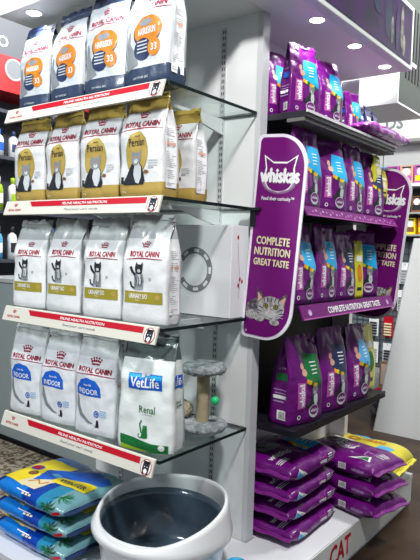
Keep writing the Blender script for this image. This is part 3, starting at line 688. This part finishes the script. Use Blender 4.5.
# ================================================================== WHISKAS BAY
DW = mat('display_black', (.010, .008, .016), .45, spec=.25)
STRIP = mat('strip_purple', (.15, .005, .15), .45, spec=.25)
XF = .204; YN, YF = .055, 1.0
ws = [(1.927, 'white-edged top shelf carrying upright purple bags under the lit header', 0), (1.553, 'black shelf with purple front strip between the two purple signs, upper', 1),
      (1.160, 'black shelf with purple slogan strip at the foot of the two signs', 2), (.660, 'black lowest shelf carrying the green, violet and blue flavour bags', 3)]
for z, lab_, k in ws:
    t = tag(empty('display_shelf', (0, 0, z)), lab_, 'shelf', 'shelves of the purple bay')
    box('shelf_board', (-.138, YN, -.026), (XF-.004, YF, -.0005), DW if k else mat('shelf_dark', (.03, .03, .04), .3), t, bev=.002)
    if k == 0:
        box('front_edge', (XF-.0035, YN-.002, -.009), (XF+.003, YF+.002, .002), mat('edge_white', (.75, .72, .75), .3), t)
        box('under_rail', (XF-.09, YN, -.040), (XF-.012, YF, -.0265), mat('rail_grey', (.16, .16, .15), .5), t)
    elif k in (1, 2):
        h = .034 if k == 1 else .052
        r = prism('front_strip', [(XF-.003, .004), (XF+.004, .004), (XF+.026, -h), (XF+.020, -h-.002)], 'y', YN-.01, YF+.005, STRIP, t)
        # outline is (x,z) so extrude along y
        fn = lambda x, y, o, h=h: Vector((XF+.004+.022*(-y+.004)/(h+.004)+o, x, y+o*.6))
        a = Art()
        if k == 2:
            a.text('COMPLETE NUTRITION GREAT TASTE', .55, -.025, .025, 'white', 1, w=.56, bold=.04)
            a.ell(.11, -.026, .016, .012, 'lilac', 1); a.text('w', .11, -.03, .010, 'white', 2); a.ell(.93, -.026, .014, .012, 'lilac', 1)
            a.rect(.05, -.051, .998, -.047, 'pink', 1)
        else:
            for q in range(30): a.ell(.10+q*.03, -.016+.006*math.sin(q*2.3), .008, .005, 'lilac' if q % 2 else 'pink', 1, 8)
            a.rect(.05, -.033, .998, -.030, 'pink', 1)
        a.build('strip_print', fn, r, 0)
    else:
        box('front_edge', (XF-.0035, YN-.002, -.030), (XF+.002, YF+.002, .001), mat('edge_black', (.01, .01, .014), .15), t)
struct(box('wall_display_backing', (-.1395, .052, .62), (-.1385, 1.055, 1.90), DW)); bpy.data.objects['wall_display_backing'].name = 'wall_display_back'

# signs
def sign_outline(Wd, Hh, r1, r2):
    p = []
    def arc(cx, cy, r, a0, a1, n=14):
        for i in range(n+1): a_ = a0+(a1-a0)*i/n; p.append((cx+r*math.cos(a_), cy+r*math.sin(a_)))
    arc(Wd/2-r2, -Hh/2+r2, r2, -PI/2, 0); arc(Wd/2-r2, Hh/2-r2, r2, 0, PI/2); arc(-Wd/2+r1, Hh/2-r1, r1, PI/2, PI, 6); arc(-Wd/2+r1, -Hh/2+r1, r1, PI, 1.5*PI, 6)
    return p
SP = mat('sign_purple', (.155, .004, .155), .4, spec=.3)
def make_sign():
    Wd, Hh = .226, .800; t = empty('shelf_sign')
    out = sign_outline(Wd, Hh, .02, .125); inn = [(x*(1-.012/Wd*2), y*(1-.012/Hh*2)) for x, y in out]
    prism('border', out, 'y', .000, .006, mat('sign_border', (.80, .76, .85), .3), t)
    prism('panel', inn, 'y', -.0015, -.0001, SP, t)
    fn = lambda x, y, o: Vector((x, -.0016-o, y))
    a = Art()
    for k in range(10): a.ell(.0-.002, .222, .084-.0032*k, .054-.0024*k, mat('glow_%d' % k, tuple(c0+(c1-c0)*(k/9)**1.4 for c0, c1 in zip((.155, .004, .155), (.85, .72, .85))), .35), .4+k*.12)
    cathead(a, -.002, .240, .130, 'white', 2.0); cathead(a, -.002, .239, .116, SP, 2.5)
    a.ell(-.002, .218, .056, .036, SP, 2.7)
    a.text('whiskas', 0, .242, .052, 'white', 4, w=.172, bold=.075)
    a.text('Feed their curiosity\u2122', 0, .152, .018, 'white', 2, w=.145, bold=.02)
    a.build('logo', fn, t, 0)
    a = Art()
    for i, s_ in enumerate(('COMPLETE', 'NUTRITION', 'GREAT TASTE')): a.text(s_, 0-.002, -.010-i*.042, .030 if i < 2 else .026, 'cream', 2, w=(.150, .160, .160)[i], bold=.045)
    a.build('lettering', fn, t, 0)
    a = Art()
    TB = mat('tabby_grey', (.20, .19, .21), .6, col2=(.05, .045, .055), cscale=60, thr=(.42, .58)); TL = mat('tabby_light', (.50, .48, .49), .6, col2=(.24, .22, .23), cscale=90, thr=(.44, .62))
    f = lambda P, dx=0: [(x+dx, y) for x, y in P]
    a.poly(f([(-.096, -.312), (-.100, -.285), (-.090, -.262), (-.070, -.246), (-.045, -.236), (-.01, -.235), (.0, -.30), (-.03, -.318), (-.07, -.322)]), TB, 1)
    a.poly(f([(-.048, -.262), (-.052, -.196), (-.014, -.232)]), TB, 1.5); a.poly(f([(.078, -.262), (.086, -.205), (.046, -.230)]), TB, 1.5)
    a.poly(f([(-.044, -.250), (-.047, -.212), (-.026, -.234)]), 'skin', 2); a.poly(f([(.075, -.252), (.080, -.218), (.058, -.234)]), 'skin', 2)
    a.ell(.018, -.270, .060, .046, TL, 2.2, 28)
    for x, dx in ((-.012, -.004), (.002, -.001), (.018, 0), (.034, .001), (.048, .004)): a.stroke([(x, -.248, .6), (x+dx, -.236, 1), (x+dx*2, -.227, .4)], .005, 'dark', 2.8)
    for sx in (-1, 1):
        a.ell(.018+sx*.023, -.262, .012, .010, 'dark', 3, 14); a.ell(.018+sx*.023, -.262, .008, .008, 'olive', 3.3, 12); a.ell(.018+sx*.023, -.262, .003, .006, 'black', 3.6, 8)
        a.stroke([(.018+sx*.036, -.275, .5), (.018+sx*.056, -.268, 1)], .004, 'dark', 3)
        a.stroke([(.018+sx*.038, -.288, .5), (.018+sx*.055, -.284, 1)], .004, 'dark', 3)
        for dy in (-.006, .0, .006): a.stroke([(.018+sx*.014, -.291+dy*.4), (.018+sx*.060, -.290+dy*2)], .0010, 'white', 4)
    a.ell(.018, -.292, .022, .015, 'silver', 3, 18); a.poly([(.011, -.282), (.025, -.282), (.018, -.290)], 'skin', 3.6)
    a.ell(-.068, -.306, .028, .019, TL, 2.4, 18); a.ell(-.030, -.314, .024, .015, TL, 2.6, 18); a.ell(.040, -.322, .022, .013, TL, 2.6, 18)
    for x, y in ((-.078, -.316), (-.068, -.318), (-.058, -.316), (-.036, -.322), (-.026, -.322), (.034, -.328), (.044, -.328)): a.stroke([(x, y), (x+.002, y+.010)], .0018, 'dark', 3.2)
    a.build('kitten_picture', fn, t, 0)
    Art().ring(-.088, -.375, .006, .006, .002, 'white', 1, 4).build('corner_mark', fn, t, 0)
    return t
sg = make_sign(); sg.location = (.128, -.032, 1.424); sg.rotation_euler = (0, math.radians(4.2), 0)
tag(sg, 'tall purple rounded sign with kitten and slogan, nearer of two, beside the glass shelves', 'sign', 'purple signs at the ends of the display')
s2 = copy_tree(sg); s2.location = (.140, 1.045, 1.425); s2.rotation_euler = (0, math.radians(5.5), 0)
s2['label'] = 'purple rounded sign at the far end of the display, partly behind the bags'
for s_, y0, y1 in ((sg, -.026, .055), (s2, 1.0, 1.043)):
    pass

# whiskas upright bags
WF = {}
def whiskas_bag(flavour, seed=2.2, W=.205, D=.11, H=.345, lean=.0):
    root = empty('cat_food_bag')
    b, front, side = pouch('pouch', W, D, H, seed, PURP, root, amp=.009, full=.50, topw=.90, lean=lean)
    seal(root, W, H, seed, INK['purple'], front, h=.014, k=.9)
    a = Art(); k = H/.33
    c = {'ocean': 'cyan', 'green': 'green', 'violet': 'navy', 'blue': 'cyan', 'blue2': 'sky'}[flavour]
    a.poly([(x*k, y*k) for x, y in [(-.020, .178), (.090, .140), (.086, .262), (.000, .270)]], c, 1)
    for q in range(4): a.rect(.025*k, (.19+q*.014)*k, .06*k, (.194+q*.014)*k, 'white', 2)
    for q in range(6): a.ell((-.01+.015*q)*k, (.165-.005*q)*k, .010*k, .009*k, ('orange2', 'yellow', 'green')[q % 3], 2+q*.1, 12)
    a.ell(-.02*k, .20*k, .018*k, .014*k, 'skin', 1.5, 14); a.ell(-.03*k, .225*k, .012*k, .014*k, 'skin', 1.6, 14)
    a.build('flavour_patch', front, root, .014)
    a = Art()
    a.rect(-.068*k, .065*k, -.022*k, .165*k, 'pink', 1); a.text('whiskas', -.045*k, .115*k, .030*k, 'white', 2, w=.088*k, rot=PI/2, bold=.04); a.rect(-.060*k, .150*k, -.03*k, .158*k, 'white', 2)
    a.build('logo', front, root, .014)
    a = Art(); fluffy_cat(a, .036*k, .060*k, .090*k, 2)
    a.ell(.034*k, .046*k, .034*k, .026*k, 'silver', 3, 20); a.ell(.034*k, .050*k, .029*k, .019*k, 'purple', 3.4, 20); a.text('whiskas', .034*k, .050*k, .013*k, 'white', 4, w=.046*k)
    a.ring(-.055*k, .032*k, .009*k, .009*k, .003*k, 'white', 2, 12)
    a.build('cat_picture', front, root, .014)
    a = Art(); a.rect(.16, .06, .62, .17, 'white', 1)
    for q in range(8): a.rect(.20+q*.05, .075, .222+q*.05, .155, 'dark', 2)
    a.rect(.18, .26, .88, .275, 'lilac', 1); a.rect(.18, .30, .88, .34, 'white', 1); a.rect(.18, .36, .80, .37, 'lilac', 1); a.rect(.2, .40, .84, .41, 'lilac', 1)
    a.rect(.15, .52, .80, .60, c if c != 'cyan' else 'blue', 1); a.text('whiskas', .5, .66, .035, 'lilac', 1, w=.5)
    a.build('side_print', lambda v, t_, o: side(v, t_*H, -1, o+.0015), root, .12)
    return root
def put(o, x, y, z, rz, sc, label, group, tilt=0):
    o.location = (x, y, z); o.rotation_euler = (0, tilt, PI/2+rz); o.scale = (sc,)*3; tag(o, label, 'cat food bag', group)
oc = whiskas_bag('ocean', 2.2); oc2 = whiskas_bag('blue', 4.6, D=.09)
g = 'purple bags on the white-edged top shelf'
put(oc, -.020, .150, 1.9275, -.20, .80, 'upright purple cat food bag on the top shelf, right against the white post', g)
put(copy_tree(oc2), .105, .165, 1.9275, -.30, .82, 'upright purple cat food bag on the top shelf, second from the white post', g)
put(copy_tree(oc), .120, .365, 1.9275, -.22, .78, 'upright purple cat food bag on the top shelf, third from the white post', g)
put(copy_tree(oc2), .110, .640, 1.9275, -.25, .58, 'small upright purple pouch standing alone on the top shelf', g)
g = 'purple bags on the upper sign shelf'
put(oc2, .130, .170, 1.5535, -.10, .92, 'upright purple bag on the upper sign shelf, nearest to the near sign', g)
put(copy_tree(oc), .125, .400, 1.5535, -.28, .90, 'upright purple bag on the upper sign shelf, second from the near sign', g)
put(copy_tree(oc2), .130, .620, 1.5535, -.06, .92, 'upright purple bag on the upper sign shelf, third from the near sign', g)
vi = whiskas_bag('violet', 6.3)
put(vi, .122, .845, 1.5535, -.22, .91, 'upright violet-labelled purple bag on the upper sign shelf beside the far sign', g)
g = 'purple bags on the slogan shelf'
put(copy_tree(oc), .126, .150, 1.1605, -.04, .92, 'upright purple bag on the slogan shelf, nearest to the kitten sign', g)
put(copy_tree(oc2), .128, .365, 1.1605, -.02, .95, 'upright purple bag on the slogan shelf, second from the kitten sign', g)
put(copy_tree(vi), .122, .565, 1.1605, -.10, .88, 'upright purple bag on the slogan shelf with yellow pouch tucked behind it', g)
put(copy_tree(oc2), .095, .850, 1.1605, -.50, .94, 'wide purple bag turned aside on the slogan shelf, next to the far sign', g)
g = 'purple flavour bags on the lowest shelf'
gr = whiskas_bag('green', 7.7, W=.225, D=.13, H=.355)
put(gr, .122, .205, .6605, -.16, 1.0, 'purple bag with green flavour patch on the lowest shelf, nearest', g)
put(copy_tree(vi), .125, .475, .6605, -.14, 1.06, 'purple bag with violet flavour patch in the middle of the lowest shelf', g)
b2 = whiskas_bag('blue2', 8.9)
put(b2, .125, .745, .6605, -.10, 1.04, 'purple bag with light blue flavour patch on the lowest shelf, farthest purple one', g)
# yellow pouch at the ends
def slim_pouch(m, W, D, H, seed, label, cat, loc, rz, art=None, group=None, name='treat_pouch'):
    root = empty(name, loc, rz); b, front, side = pouch('pouch', W, D, H, seed, m, root, nF=12, nS=4, nz_=18, amp=.004, full=.4, topw=.9)
    seal(root, W, H, seed, m, front, h=.01)
    a = Art(); a.ell(0, H*.45, W*.28, H*.16, art or 'white', 1); a.rect(-W*.3, H*.66, W*.3, H*.76, 'white', 1); a.rect(-W*.3, H*.14, W*.2, H*.2, 'dark', 1); a.build('label', front, root, .03)
    tag(root, label, cat, group); return root
YP = mat('yellow_pouch', (.62, .60, .02), .3, bump=.4, bscale=20, coat=.3); NV = mat('navy_pouch', (.012, .02, .13), .25, bump=.6, bscale=20, coat=.5)
slim_pouch(YP, .15, .07, .34, 3.7, 'yellow-green pouch at the far end of the lowest shelf', 'pouch', (.105, .955, .6605), PI/2, 'green')
slim_pouch(YP, .07, .04, .27, 5.7, 'slim yellow pouch between two purple bags on the slogan shelf', 'pouch', (.150, .700, 1.1605), PI/2-.2, 'orange')
# lying purple sachet bag over the top shelf edge and navy bags behind
t = empty('cat_food_bag', (.185, .84, 1.9315), PI/2-.02); b, P = sack('sack_body', .50, .11, .070, 4.4, mat('bright_purple_film', (.36, .02, .38), .25, bump=.8, bscale=30, coat=.5, col2=(.2, .01, .24), cscale=25), t, SEAM, n=2.4, amp=.01)
tag(t, 'purple bag lying flat along the front edge of the top shelf', 'cat food bag')
a = Art(); a.rect(-.1, .0, .06, .012, 'lilac', 1); a.rect(-.12, .02, .0, .026, 'pink', 1); a.ell(.12, .01, .02, .01, 'lilac', 1); a.build('print', P, t, .02)
for i, (y, s_) in enumerate(((.77, .165), (.87, .18), (.965, .165))):
    slim_pouch(NV, .095, .04, s_, 2+i, 'navy blue foil pouch on the top shelf behind the flat purple bag, %s' % ('nearest', 'middle', 'farthest')[i], 'pouch', (.095, y, 1.9275), PI/2+.05*i, 'blue', 'navy pouches on the top shelf')
# yellow item hanging below the top shelf at far end
for i, (y, z, l) in enumerate(((.88, 1.86, 'yellow pouch hanging under the top shelf near the far sign'), (.97, 1.80, 'yellow pouch hanging lowest between the top shelf and far sign'))):
    o = slim_pouch(YP, .09, .03, .13, 8+i, l, 'pouch', (.15, y, z-.13), PI/2, 'cream', 'yellow pouches hanging under the top shelf')
    tube('hanger', [(0, 0, .128), (0, 0, .17-(z-1.86)*1)], .002, mat('wire', (.4, .4, .4), .3, 1), o, 6)

# ================================================================== BACKGROUND RIGHT
t = tag(empty('wall_shelf', (-.6, 3.6, 2.02)), 'white wall shelf with pastel packs under the lettered fascia', 'shelf')
box('board', (-1.4, -.28, -.03), (1.2, .0, 0), mat('board_white', (.8, .82, .82), .4), t)
def pack(name, x, y, z, w_, d, h, c1, c2, label, group, cat='box'):
    r = empty(name, (x, y, z)); box('carton', (-w_/2, -d/2, 0), (w_/2, d/2, h), INK[c1], r, bev=.002)
    a = Art(); a.rect(-w_*.4, h*.15, w_*.4, h*.45, c2, 1); a.ell(0, h*.65, w_*.3, h*.2, 'white', 1); a.rect(-w_*.35, h*.85, w_*.35, h*.93, 'dark', 1); a.build('label', lambda x_, y_, o: Vector((x_, -d/2-o, y_)), r, 0)
    tag(r, label, cat, group)
for i, (x, c1, c2, nm) in enumerate(((-.86, 'sky', 'white', 'pale blue'), (-.73, 'pink', 'cream', 'left pink'), (-.60, 'skin', 'pink', 'peach pink'), (-.47, 'pink', 'yellow', 'right pink'))):
    pack('treat_box', x, 3.45, 2.021, .12, .10, .17, c1, c2, '%s box on the white wall shelf near the lettered fascia' % nm, 'pastel boxes on the wall shelf')
# far gondola
t = tag(empty('gondola_shelf', (-.6, 3.6, 0)), 'dark wall rack with shelves and a wire grid behind the purple signs', 'rack')
box('rack_back', (-1.2, -.06, 1.50), (1.2, -.02, 1.985), mat('rack_dark', (.03, .03, .035), .5), t)
for z in (1.56, 1.76): box('rack_shelf', (-1.2, -.26, z-.015), (1.2, -.0605, z), mat('rack_grey', (.35, .37, .37), .5), t)
bm = bmesh.new()
for k in range(41): addbox(bm, (-1.2+k*.06-.0025, -.045, .30), (-1.2+k*.06+.0025, -.040, 1.5))
for k in range(21): addbox(bm, (-1.2, -.0395, .30+k*.06-.0025), (1.2, -.0345, .30+k*.06+.0025))
fin('wire_grid', bm, mat('grid_dark', (.05, .07, .10), .4), t)
box('grid_backing', (-1.2, -.03, .28), (1.2, -.02, 1.5), mat('grid_wall', (.16, .20, .22), .6), t)
box('rack_foot', (-1.2, -.28, .0), (1.2, -.02, .26), mat('rack_foot', (.40, .42, .42), .5), t)
random.seed(7)
cn = {'cream': 'cream', 'brown': 'brown', 'yellow': 'yellow', 'orange': 'orange', 'dark': 'black', 'red': 'red', 'white': 'white', 'mid': 'grey', 'lime': 'lime green', 'teal': 'teal', 'silver': 'silver'}
for i, (c1, c2) in enumerate((('brown', 'orange'), ('yellow', 'brown'), ('orange', 'yellow'), ('cream', 'orange'))):
    pack('snack_box', -.66+i*.115, 3.45, 1.561, .09, .08, .15, c1, c2, '%s box on the lower dark rack shelf by the far sign' % cn[c1], 'boxes on the lower rack shelf')
for i, (c1, c2) in enumerate((('dark', 'brown'), ('brown', 'dark'), ('dark', 'grey'))):
    pack('snack_box', -.62+i*.125, 3.45, 1.761, .10, .08, .15, c1, c2, ('black box on the upper dark rack shelf, left one', 'brown box on the upper dark rack shelf', 'black box on the upper dark rack shelf, right one')[i], 'boxes on the upper rack shelf')
rows_ = ('top', 'second', 'third', 'fourth'); colx = ('left', 'middle-left', 'middle-right', 'right')
cols = [['cream', 'cream', 'silver', 'white'], ['red', 'red', 'white', 'red'], ['mid', 'red', 'red', 'silver'], ['silver', 'mid', 'cream', 'mid']]
for r_ in range(4):
    for c_ in range(4):
        x = -.88+c_*.135+random.uniform(-.01, .01); z = 1.30-r_*.26
        c1 = cols[r_][c_]; o = empty('blister_pack', (x, 3.515, z))
        box('card', (-.048, -.004, -.20), (.048, 0, .0), INK['white'] if c1 != 'red' else INK['red'], o)
        bm = bmesh.new()
        for q in range(5): addbox(bm, (-.036, -.020, -.185+q*.026), (.036, -.0041, -.170+q*.026), .003)
        fin('goods', bm, INK[{'red': 'cream', 'cream': 'cream', 'silver': 'mid', 'white': 'grey', 'mid': 'dark'}[c1]], o)
        tube('peg', [(0, .035, -.012), (0, -.03, -.012)], .003, mat('wire', (.4, .4, .4), .3, 1), o, 6)
        tag(o, '%s hanging card pack on the wire grid, %s row, %s column' % (cn[c1], rows_[r_], colx[c_]), 'pack', 'card packs on the wire grid')
# small brown framed box and striped packs on the floor behind
t = tag(empty('cork_box', (-.50, 3.20, .30)), 'tan box with a pale front standing by the far rack', 'box'); t.location = (-.60, 3.20, 0)
box('box_body', (-.07, -.05, 0), (.07, .05, .40), mat('tan_card', (.30, .17, .09), .6), t); box('pale_front', (-.055, -.054, .2), (.055, -.0505, .385), mat('pale_pink', (.65, .5, .42), .6), t)
ST = [('dark', 'yellow'), ('black', 'orange2'), ('dark', 'orange2'), ('red', 'yellow')]
for i, (c1, c2) in enumerate(ST):
    o = empty('folded_pack', (-.46+.02*(i % 2), 2.86, .001+i*.062), .5+.1*i)
    b, P = sack('pack_body', .26, .17, .06, i+1.2, INK[c1], o, INK[c1], nx=16, ns=28); a = Art()
    a.rect(-.09, -.014, .09, .014, c2, 1); a.rect(-.06, .05, .06, .09, c2, 1); a.build('print', P, o, .03)
    tag(o, '%s pack in the small floor pile by the slanted white stand, %s' % (('black and yellow', 'black and amber', 'dark and orange', 'red and yellow')[i], ('bottom', 'second', 'third', 'top')[i]), 'pack', 'packs in the small floor pile')
# slanted white stand
t = tag(empty('slanted_stand', (-.2, 2.40, 0)), 'white slant-sided display stand at the right edge of the aisle', 'stand')
prism('side_panel', [(-.20, .0), (.75, .0), (.75, 1.50), (.045, 1.50)], 'y', .0, .30, mat('stand_white', (.70, .73, .74), .35), t)
prism('edge_trim', [(-.206, .0), (-.2003, .0), (.0447, 1.50), (.039, 1.50)], 'y', -.002, .302, mat('trim_grey', (.45, .48, .5), .35), t)
Art().rect(.40, .35, .70, 1.0, mat('cream_poster', (.75, .72, .5), .5), 1).build('poster', lambda x, y, o: Vector((x, -.001-o, y)), t, 0)

# ================================================================== BACKGROUND LEFT
t = tag(empty('side_shelving', (-2.6, 1.2, 0)), 'tall dark shelving with a red banner behind the left bay', 'shelving')
sb_ = mat('side_dark', (.045, .05, .07), .5)
box('back', (-.35, -1.0, 0), (-.31, 1.6, 3.2), sb_, t)
for z in (.35, .85, 1.25, 1.62, 2.02, 2.36): box('shelf_board', (-.309, -1.0, z-.025), (.0, 1.6, z), sb_, t)
box('banner', (-.309, -1.0, 2.49), (.01, 1.6, 2.75), mat('banner_red', (.50, .008, .012), .4), t)
box('header', (-.309, -1.0, 2.751), (.005, 1.6, 3.1), mat('header_grey', (.10, .11, .13), .5), t)
Art().ell(-.575, 2.66, .08, .08, 'grey', 1).ring(-.575, 2.66, .08, .08, .014, 'mid', 2).build('round_logo', lambda x, y, o: Vector((.0105+o, x, y)), t, 0)
Art().text('O', -.670, 2.845, .08, 'white', 1).build('lettering', lambda x, y, o: Vector((.0055+o, x, y)), t, 0)
BT = [('white', 'dark'), ('lime', 'white'), ('white', 'lime'), ('silver', 'blue'), ('white', 'navy'), ('sky', 'white')]
def bottle(body, cap, x, y, z, h, r, label, group):
    o = empty('shampoo_bottle', (x, y, z))
    lathe('bottle_body', [(0, 0), (r, 0), (r, h*.62), (r*.8, h*.74), (r*.35, h*.80), (r*.35, h*.82), (0, h*.82)], INK[body], o, 16); lathe('cap', [(0, h*.821), (r*.45, h*.821), (r*.42, h), (0, h)], INK[cap], o, 12)
    Art().rect(-r*.8, h*.2, r*.8, h*.5, cap, 1).build('label', lambda a_, b_, o_: Vector((r*math.cos(a_/r)+o_, r*math.sin(a_/r), b_)), o, .008)
    tag(o, label, 'bottle', group)
nm = {'white': 'white', 'lime': 'green', 'silver': 'silver', 'sky': 'light blue'}
wh = ('nearest', 'second', 'third', 'fourth', 'fifth', 'sixth', 'farthest')
for zi, (z, rowname) in enumerate(((1.62, 'lower'), (2.02, 'upper'), (1.25, 'bottom visible'))):
    for i in range(6):
        bd, cp = BT[(i+zi*2) % 6]
        bottle(bd, cp, -2.66, .42+i*.125, z, .25 if zi != 1 else .2, .038, '%s bottle on the %s shelf of the dark side shelving, %s' % (nm[bd], rowname, wh[i]), 'bottles on the %s side shelf' % rowname)
t = tag(empty('low_counter', (-1.9, .36, 0)), 'pale grey low counter beyond the left end of the glass shelves', 'counter')
cg = mat('counter_grey', (.36, .42, .42), .5)
box('counter_body', (-.65, 0, .03), (.95, .5, 1.10), cg, t, bev=.004); box('counter_top', (-.67, -.015, 1.101), (.97, .51, 1.13), mat('counter_top', (.55, .58, .58), .4), t, bev=.003); box('kick', (-.64, -.004, .0), (.94, .49, .029), BLACK, t)
t = tag(box('floor_patch', (-2.5, -.75, .0005), (-1.02, .33, .012), mat('speckled_brown', (.10, .065, .035), .9, bump=.5, bscale=60, col2=(.52, .44, .33), cscale=38, thr=(.40, .58))), 'brown and cream speckled patch on the floor behind the blue sacks', 'mat')  # unidentified speckled area of the floor, built as a thin slab
